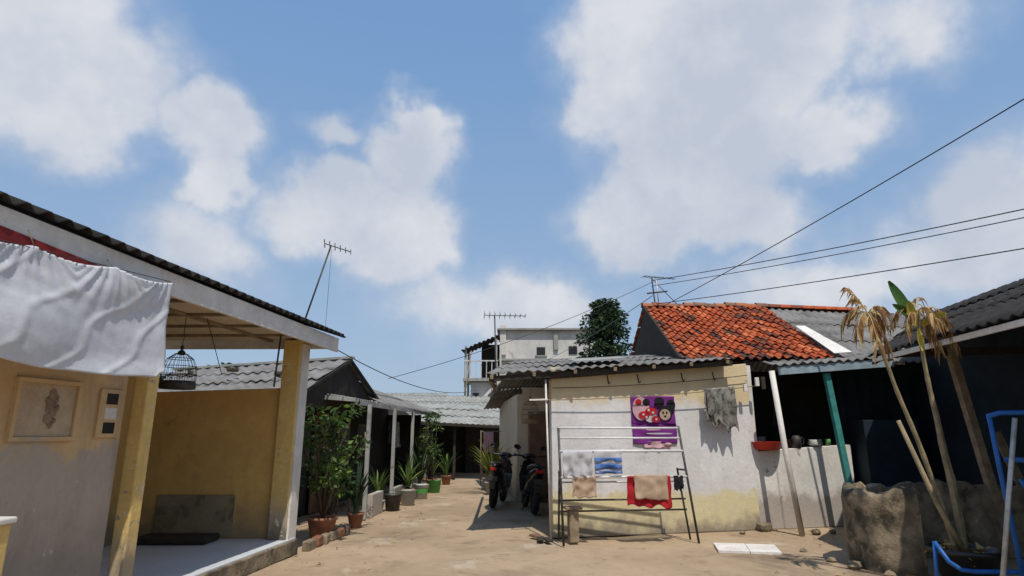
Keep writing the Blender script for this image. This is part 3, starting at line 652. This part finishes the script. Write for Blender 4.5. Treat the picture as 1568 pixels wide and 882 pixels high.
def scooter(loc,rz,paint):
    e=empty('motor_scooter',loc,rz,0); e.rotation_euler=(0,.08,rz)
    for nme,y in(('wheel_front',.62),('wheel_rear',-.60)):
        v,f=torusm((0,y,.27),.225,.05); ob(e,nme,v,f,RUB,smooth=True)
        multi(e,nme+'_rim',[torusm((0,y,.27),.17,.014),]+[tubem([(0,y,.27),(0,y+.17*math.cos(a*1.0472),.27+.17*math.sin(a*1.0472))],.014,6) for a in range(6)],DMET)
    loft(e,'tail_body',[(-.88,.80,.03,.03),(-.80,.76,.10,.09),(-.5,.66,.14,.15),(-.2,.55,.15,.18),(0,.45,.13,.14),(.1,.38,.12,.07)],paint)
    loft(e,'seat',[(-.78,.87,.06,.03),(-.6,.86,.13,.05),(-.3,.82,.14,.055),(-.02,.79,.12,.05),(.08,.76,.07,.03)],BLK)
    box(e,'footboard',(0,.22,.31),(.28,.42,.07),BLK,bev=.02)
    v=[(-.17,.42,.32),(.17,.42,.32),(.20,.50,.62),(-.20,.50,.62),(.13,.46,.92),(-.13,.46,.92),(0,.62,.36),(0,.66,.66),(0,.58,.94)]
    ob(e,'leg_shield',v,[(0,6,7,3),(6,1,2,7),(3,7,8,5),(7,2,4,8),(0,3,2,1),(3,5,4,2),(5,8,4)],paint,bev=.02)
    loft(e,'front_fender',[(.86,.36,.03,.02),(.78,.50,.07,.03),(.62,.56,.08,.035),(.46,.52,.07,.03)],paint)
    tube(e,'fork_l',[(.07,.62,.27),(.06,.54,.75)],.018,CHR); tube(e,'fork_r',[(-.07,.62,.27),(-.06,.54,.75)],.018,CHR)
    loft(e,'handlebar_cowl',[(.40,.98,.08,.04),(.48,1.0,.15,.06),(.58,.98,.11,.06),(.64,.95,.05,.04)],paint)
    tube(e,'handlebar',[(-.34,.40,1.03),(-.2,.46,1.01),(0,.48,1.0),(.2,.46,1.01),(.34,.40,1.03)],.016,BLK)
    for s in(-1,1):
        tube(e,'mirror_stalk_%d'%s,[(s*.2,.46,1.02),(s*.27,.44,1.16)],.006,BLK,6)
        ms=loft(e,'mirror_%d'%s,[(.425,1.19,.05,.03),(.44,1.19,.065,.042),(.46,1.19,.04,.025)],BLK); ms.location.x=s*.28
        box(e,'indicator_%d'%s,(s*.13,.60,.80),(.06,.05,.04),DMET,bev=.01)
    loft(e,'headlight',[(.63,.95,.06,.04),(.665,.94,.05,.03)],LENS)
    box(e,'tail_lamp',(0,-.885,.78),(.14,.04,.06),RLMP,bev=.012)
    box(e,'number_plate',(0,-.90,.60),(.20,.012,.09),DMET,bev=.003)
    box(e,'rear_mudguard',(0,-.86,.52),(.12,.03,.26),BLK,bev=.01)
    tube(e,'exhaust',[(.15,0,.24),(.16,-.4,.28),(.17,-.78,.36)],[.02,.045,.04],DMET,12)
    tube(e,'grab_rail',[(.12,-.5,.84),(.13,-.75,.87),(0,-.86,.88),(-.13,-.75,.87),(-.12,-.5,.84)],.012,DMET)
    tube(e,'side_stand',[(-.08,-.1,.3),(-.16,-.14,0)],.012,DMET,6)
PB=mat('paint_black_gloss',(.014,.014,.016),None,8,.2,.02,spec=.6,simple=True); PD=mat('paint_dark_grey',(.02,.02,.025),None,8,.3,.02,spec=.6,simple=True)
scooter((.34,12.5,.01),.12,PB); scooter((-.30,13.4,.01),-.15,PD); 

# ------------------------------------------------------------------ plants left
def shrub(name,base,h,blobs,m,size,seed,pot=None,asp=.45):
    e=empty(name); b=Vector(base); rn=random.Random(seed)
    for i,(c,r,n) in enumerate(blobs):
        c=Vector(c); mid=b.lerp(c,.5)+Vector((rn.uniform(-.06,.06),rn.uniform(-.06,.06),.1))
        tube(e,'branch_%d'%i,[b,mid,c],[.018,.011,.004],BARK,6)
    leaves(e,'foliage',blobs,size,m,seed,asp)
    if pot:
        lathe(e,'pot',[(0,0),(pot*.7,0),(pot,pot*1.4),(pot*1.1,pot*1.42),(pot*1.1,pot*1.6),(pot*.95,pot*1.6),(pot*.9,pot*1.3),(0,pot*1.3)],(b.x,b.y,0),TERR,20)
    return e
rn=random.Random(11)
bl=[]
for i in range(34):
    z=.7+rn.random()*1.12; w=.54*(1-abs(z-1.5)/1.15)
    bl.append(((-2.66+rn.uniform(-w,w),9.15+rn.uniform(-.35,.35),z),rn.uniform(.08,.16),rn.randint(18,42)))
shrub('leafy_shrub',(-2.72,9.15,.3),1.8,bl,GLV,.105,12,pot=.2)
bl=[((-2.85+rn.uniform(-.35,.35),9.8+rn.uniform(-.4,.4),.35+rn.random()*.6),rn.uniform(.1,.2),45) for i in range(14)]
shrub('dark_shrub',(-2.8,9.7,.05),1,bl,DLV,.12,13)
def strap(name,loc,n,h,m,seed,pot=.13,spread=.5):
    e=empty(name); rn=random.Random(seed); parts=[]
    for i in range(n):
        a=rn.uniform(0,6.28); sp=rn.uniform(.1,spread); hh=h*rn.uniform(.6,1.1); w=rn.uniform(.012,.03); d=Vector((math.cos(a),math.sin(a),0)); s=Vector((-d.y,d.x,0))
        b=Vector(loc)+Vector((0,0,.18))+d*.03; V=[];F=[]
        for j in range(7):
            t=j/6; p=b+d*sp*t*t*h+Vector((0,0,hh*(t-.35*sp*t*t*t))); ww=w*math.sin(math.pi*(.12+.86*t))
            V+=[p-s*ww,p+s*ww]
        for j in range(6): F.append((2*j,2*j+1,2*j+3,2*j+2))
        parts.append((V,F))
    multi(e,'leaves',parts,m,smooth=False)
    lathe(e,'pot',[(0,0),(pot*.7,0),(pot,pot*1.5),(pot*1.08,pot*1.5),(pot*1.08,pot*1.7),(pot*.9,pot*1.7),(0,pot*1.4)],loc,TERR if seed%2 else FARG,18)
strap('snake_plant',(-2.55,10.4,0),34,.85,DLV,3); strap('snake_plant',(-2.6,12.3,0),22,.7,GLV,4)
strap('potted_plant',(-2.35,14.2,0),24,.9,GLV,5,.16,.8); strap('potted_plant',(-2.28,15.6,0),26,1.3,DLV,6,.16,.6)
strap('potted_plant',(-2.2,17.0,0),24,.8,GLV,7,.15,.9); strap('potted_plant',(-1.95,18.6,0),24,.9,GLV,9,.15,.9)
bl=[((-2.15+rn.uniform(-.2,.2),16.4+rn.uniform(-.2,.2),.9+rn.random()*1.1),rn.uniform(.1,.18),30) for i in range(14)]
shrub('tall_potted_shrub',(-2.15,16.4,.2),1.8,bl,GLV,.14,15,pot=.2,asp=.3)
strap('croton_plant',(-.50,15.6,0),60,1.2,CLV,8,.18,.7); strap('croton_plant',(-.62,17.0,0),40,1.0,CLV,10,.18,.7)
e=empty('hanging_towel'); cloth(e,'towel',(-.85,18.5),(-.55,18.5),1.5,.9,CPK,.03,seed=18); tube(e,'pole',[(-.95,18.55,1.52),(-.3,18.5,1.52)],.012,WOOD,6); tube(e,'pole_leg',[(-.93,18.55,0),(-.93,18.55,1.55)],.014,WOOD,6)
for k,(x,y,m) in enumerate(((-2.2,13.4,FARG),(-2.12,14.8,BUCK),(-1.98,16.1,GRN),(-2.35,12.5,DMET))):
    e=empty('bucket'); lathe(e,'body',[(0,0),(.13,0),(.17,.30),(.18,.31),(.165,.30),(.125,.02),(0,.02)],(x,y,0),m,20)
    tube(e,'handle',[(x-.17,y,.3),(x-.12,y-.08,.37),(x,y-.12,.4),(x+.12,y-.08,.37),(x+.17,y,.3)],.005,DMET,5)
    if k==1: lathe(e,'green_band',[(.152,.12),(.166,.22)],(x,y,0),GRN,20)
e=empty('brick_planter_edge')
for k in range(6): box(e,'brick_%d'%k,(-2.66+.03*k,8.45+k*.24,.06+.01*(k%2)),(.11,.22,.13),[STONE,TERR,STONE][k%3],rz=-.1+.09*(k%3),bev=.02)
# ------------------------------------------------------------------ far buildings
FB=empty('unfinished_two_storey_building')
box(FB,'upper_storey',(1.75,32,3.3),(4.7,4,6.4),FARW,bev=.02)
box(FB,'roof_slab',(1.75,31.9,6.54),(5.0,4.3,.09),FARG); 
box(FB,'parapet_column',(-.45,29.97,6.0),(.3,.2,1.5),FARW); box(FB,'parapet_column_2',(2.2,29.97,6.0),(.22,.2,1.0),FARG)
for k,(x,z) in enumerate(((1.45,5.45),(3.05,5.5))): box(FB,'window_%d'%k,(x,29.985,z),(.42,.06,.40),BLK)
box(FB,'window_sill',(1.45,29.96,5.2),(.6,.12,.06),FARG)
box(FB,'ledge',(1.75,29.9,5.0),(4.8,.3,.1),FARG)
corr(FB,'shed_roof',(-2.4,28.2,5.25),(-.6,28.4,6.05),(-.6,31,6.2),(-2.4,31,5.4),.2,.03,ASBD,rows=1)
for k,(x,y) in enumerate(((-2.2,28.5),(-.75,28.5),(-2.2,30.5))): box(FB,'shed_post_%d'%k,(x,y,3.9),(.1,.1,3.2 if k!=1 else 3.9),FARG)
box(FB,'terrace_slab',(-1.4,29.5,3.9),(1.8,2.4,.14),FARG)
box(FB,'terrace_back_wall',(-1.0,30.6,4.9),(1.1,.15,1.9),DIN)
for k in range(7): box(FB,'rail_post_%d'%k,(-2.2+k*.25,28.4,4.35),(.04,.04,.8),FARW)
box(FB,'rail_top',(-1.45,28.4,4.78),(1.6,.06,.06),FARW)
box(FB,'lower_block',(-1.2,29.7,1.95),(1.5,2,3.7),FARW)
for k in range(3): box(FB,'block_window_%d'%k,(-1.7+.42*k,28.69,3.1-.35*k),(.28,.05,.4),BLK)
beam(FB,'stair',( -2.1,28.3,2.2),(-.5,28.3,3.9),.6,.12,FARW)
tube(FB,'drain_pipe',[(-.55,28.6,0),(-.55,28.6,5.6)],.05,FARG); tube(FB,'leaning_pole',[(-2.3,28,2.2),(-1.9,28,5.2)],.03,WOOD)
box(FB,'side_block',(4.5,33,2.4),(2,3,4.8),FARG)
FN=empty('distant_houses')
for k,(x,y,w_,z) in enumerate(((-14,28,8,2.6),(-7,33,6,2.9),(9,22,7,3.0),(18,25,9,3.5),(-24,30,9,3))):
    box(FN,'walls_%d'%k,(x,y+2,z/2),(w_,4,z),[CRM,FARW,FARG][k%3])
    corr(FN,'roof_%d'%k,(x-w_/2-.3,y-.4,z-.1),(x+w_/2+.3,y-.4,z-.1),(x+w_/2+.3,y+2,z+.8),(x-w_/2-.3,y+2,z+.8),.25,.03,[ASB,ASBL][k%2],rows=2)
TR=empty('conifer_tree')
tube(TR,'trunk',[(3.95,25,0),(3.97,25,3),(3.95,25,6.6)],[.18,.12,.03],BARK,10)
rn=random.Random(21); bl=[]
for i in range(170):
    t=rn.random()**.85; z=3.2+t*3.65; rr=1.65*(1-t)**.5+.05; a=rn.uniform(0,6.28); q=rr*rn.uniform(.15,.92)
    bl.append(((3.95+q*math.cos(a),25+q*math.sin(a),z),(rn.uniform(.2,.38),rn.uniform(.2,.38),rn.uniform(.16,.32)),70))
    if i%6==0: tube(TR,'limb_%d'%i,[(3.95,25,z-.3),bl[-1][0]],[.04,.012],BARK,5)
leaves(TR,'foliage',bl,.18,DLV,22,.42)
TM=empty('distant_tree_mass'); bl=[]
for i in range(60):
    x=rn.uniform(-30,-14); bl.append(((x,36+rn.uniform(-2,2),rn.uniform(2.2,4.9+.5*math.sin(x))),(rn.uniform(.7,1.2),.9,rn.uniform(.5,.9)),90))
leaves(TM,'foliage',bl,.4,DLV,23,.5)
for i in range(7): tube(TM,'trunk_%d'%i,[(-29+i*2.4,36,0),(-29+i*2.4+.3,36,3.5)],[.15,.08],BARK,7)

# ------------------------------------------------------------------ antennas & wires
def yagi(name,base,top,bdir,L,n,el=.5,k=1):
    e=empty(name); base=Vector(base);top=Vector(top); tube(e,'mast',[base,top],.014*k,DMET,8)
    d=Vector(bdir).normalized(); s=d.cross(Vector((0,0,1))).normalized(); parts=[tubem([top-d*L*.25,top+d*L*.75],.008*k,6)]
    for i in range(n):
        p=top-d*L*.25+d*L*i/(n-1); w=el*(1-.5*i/n)
        parts.append(tubem([p-s*w/2,p+s*w/2],.005*k,5)); parts.append(tubem([p-Vector((0,0,w*.18)),p+Vector((0,0,w*.18))],.004*k,5))
    multi(e,'boom_and_elements',parts,DMET)
    return e
a1=yagi('tv_antenna',(-3.22,9.0,2.9),(-2.85,9.05,4.36),(1,.25,-.28),.42,6,.42)
wire('guy',(-2.84,9.05,4.3),(-2.83,9.0,2.8),0,.003,DMET,a1)
a2=yagi('tv_antenna',(3.12,12.8,4.15),(3.07,12.8,4.82),(1,.5,.06),.85,8,.22); 
tube(a2,'mast_2',[(3.2,12.8,4.1),(3.17,12.8,4.75)],.012,ALU,6)
beam(a2,'crossarm',(2.95,12.8,4.45),(3.4,12.8,4.5),.03,.03,DMET); tube(a2,'mast_brace',[(3.08,12.8,4.78),(3.6,12.8,4.2)],.008,DMET,5)
yagi('tv_antenna',(-.70,27.3,3.0),(-.80,27.3,6.75),(1,.1,0),1.9,9,1.2,2.2)
wire('power_line',(3.15,12.9,4.1),(6.95,2.4,5.75),.12)
wire('power_line',(3.07,12.8,4.74),(8.1,4.0,4.05),.10)
wire('power_line',(3.07,12.8,4.62),(8.1,4.0,3.95),.10,.007)
wire('power_line',(3.15,12.8,4.22),(8.1,4.0,3.55),.08)
wire('power_line',(3.07,12.8,4.7),(-2.5,12.2,2.55),.15,.006)
wire('power_line',(3.07,12.8,4.4),(.2,28,4.2),.2,.008)
wire('service_cable',(-3.1,8.55,3.0),(-1.4,20,2.80),.35,.009)

# ------------------------------------------------------------------ light
SUN_EL=math.radians(62); sx,sy=.26,-.965
az=math.atan2(sx,sy)
sun=bpy.data.lights.new('sun','SUN'); sun.energy=4.0; sun.angle=math.radians(.53); sun.color=(1,.92,.81)
so=bpy.data.objects.new('sun',sun); COL.objects.link(so)
hd=Vector((sx,sy,0)).normalized(); sd=hd*math.cos(SUN_EL)+Vector((0,0,math.sin(SUN_EL)))
so.rotation_euler=sd.to_track_quat('Z','Y').to_euler(); so.location=(0,0,20)
w=bpy.data.worlds.new('World'); S.world=w; w.use_nodes=True; nt=w.node_tree; nt.nodes.clear(); L=nt.links.new
w.cycles.sampling_method='MANUAL'; w.cycles.sample_map_resolution=256
out=nd(nt,'ShaderNodeOutputWorld'); bg=nd(nt,'ShaderNodeBackground'); bg.inputs[1].default_value=.115
sky=nd(nt,'ShaderNodeTexSky'); sky.sky_type='NISHITA'; sky.sun_disc=False; sky.sun_elevation=SUN_EL; sky.sun_rotation=az
sky.air_density=1.1; sky.dust_density=1.5; sky.ozone_density=1.5
tc=nd(nt,'ShaderNodeTexCoord')
def vm(op,a,b):
    x=nd(nt,'ShaderNodeVectorMath',operation=op)
    for i,s in enumerate((a,b)):
        if s is None: continue
        if isinstance(s,tuple): x.inputs[i].default_value=s
        else: L(s,x.inputs[i])
    return x
def mt(op,a,b=None,c=None):
    x=nd(nt,'ShaderNodeMath',operation=op)
    for i,s in enumerate((a,b,c)):
        if s is None: continue
        if isinstance(s,(int,float)): x.inputs[i].default_value=s
        else: L(s,x.inputs[i])
    return x.outputs[0]
def wn(sc,det,ro,vec,off=(0,0,0)):
    n=nd(nt,'ShaderNodeTexNoise'); n.inputs['Scale'].default_value=sc; n.inputs['Detail'].default_value=det; n.inputs['Roughness'].default_value=ro
    L(vm('ADD',vec,off).outputs[0],n.inputs['Vector']); return n
D=vm('NORMALIZE',tc.outputs['Generated'],None).outputs[0]
n1=wn(8,4,.55,D); warp=vm('MULTIPLY',vm('SUBTRACT',n1.outputs['Color'],(.5,.5,.5)).outputs[0],(.14,.14,.14)).outputs[0]
P0=vm('ADD',D,warp).outputs[0]
blobs=[(-43,28,10,7,1),(-38.5,24.5,5.5,4.2,.9),(-29.7,24.7,4.4,3.8,.95),(-27.7,21.0,3.4,2.4,.85),(-27.8,16,5,4,.5),
(-9.8,28.7,3.4,2.5,.95),(-10.6,25.4,4.6,4.0,1),(-16.3,20.2,7.5,3.4,1),(-10.3,18.2,5.0,4.9,1),(-17.7,26.3,2.4,1.3,.5),
(15.1,35.6,8,7.5,1),(25,33,8.5,7,.95),(19.2,29,11,5.8,1.05),(29.1,25.6,5.2,3.2,.95),(10.2,30.1,4.5,3.6,.85),(19.2,24,8.6,4.2,1),(15.2,19.7,8.2,4.5,1),(22.2,18.9,5.2,4.0,.95),
(36.7,31.2,5,3.4,.5),(2.3,11.0,7,3.6,.8),(41.3,17,6,4.5,.7),(37,13.4,11,3.3,.5),(28,12.0,9,3.2,.5),(-6,12.0,6,3,.3),
(75,30,18,9,1),(150,32,25,12,1),(-90,30,18,9,1),(-150,25,20,9,1)]
acc=None
for (a,e,ra,re,wt) in blobs:
    a_,e_=math.radians(a),math.radians(e)
    c=(math.sin(a_)*math.cos(e_),math.cos(a_)*math.cos(e_),math.sin(e_))
    q=vm('MULTIPLY',vm('SUBTRACT',P0,c).outputs[0],(1/math.radians(ra),1/math.radians(ra),1/math.radians(re)))
    ln=vm('LENGTH',q.outputs[0],None); v=mt('MULTIPLY',mt('SUBTRACT',1.12,ln.outputs['Value']),wt)
    acc=v if acc is None else mt('SMOOTH_MAX',acc,v,.10)
n2=wn(10,7,.58,D,(3,1,7)); n3=wn(4.2,5,.6,D,(9,4,1))
val=mt('ADD',acc,mt('MULTIPLY',mt('SUBTRACT',n2.outputs['Fac'],.5),.8))
def mr(src,a,b,c,d,sm=False):
    h=nd(nt,'ShaderNodeMapRange')
    if sm: h.interpolation_type='SMOOTHSTEP'
    h.inputs['From Min'].default_value=a; h.inputs['From Max'].default_value=b; h.inputs['To Min'].default_value=c; h.inputs['To Max'].default_value=d
    L(src,h.inputs['Value']); return h.outputs['Result']
# soft veil plus a firmer core
dens=mt('ADD',mr(val,-.30,.35,0,.35,True),mr(val,.0,.42,0,.57,True))
def mixc(f,a,b):
    x=nd(nt,'ShaderNodeMix',data_type='RGBA')
    if isinstance(f,(int,float)): x.inputs[0].default_value=f
    else: L(f,x.inputs[0])
    for s,i in((a,6),(b,7)):
        if isinstance(s,tuple): x.inputs[i].default_value=(*s,1)
        else: L(s,x.inputs[i])
    return x.outputs[2]
sep=nd(nt,'ShaderNodeSeparateXYZ'); L(D,sep.inputs[0])
haze=mixc(mr(sep.outputs[2],0,.6,0,1),(3.4,4.5,5.9),(1.65,3.15,5.7))
base=mixc(.82,sky.outputs[0],haze)
cc=mixc(mr(n3.outputs['Fac'],.38,.62,0,1),(4.7,5.1,5.9),(6.5,6.6,6.9))
fin=mixc(dens,base,cc)
L(fin,bg.inputs[0]); L(bg.outputs[0],out.inputs[0])

# ------------------------------------------------------------------ camera
cam=bpy.data.cameras.new('camera'); co=bpy.data.objects.new('camera',cam); COL.objects.link(co)
cam.sensor_width=36; cam.lens=36*920/1568; cam.clip_end=2000; cam.clip_start=.05
co.location=(0,0,1.5); co.rotation_euler=(math.radians(90+13.5),0,0); S.camera=co
S.view_settings.view_transform='Standard'; S.view_settings.look='None'; S.view_settings.exposure=0
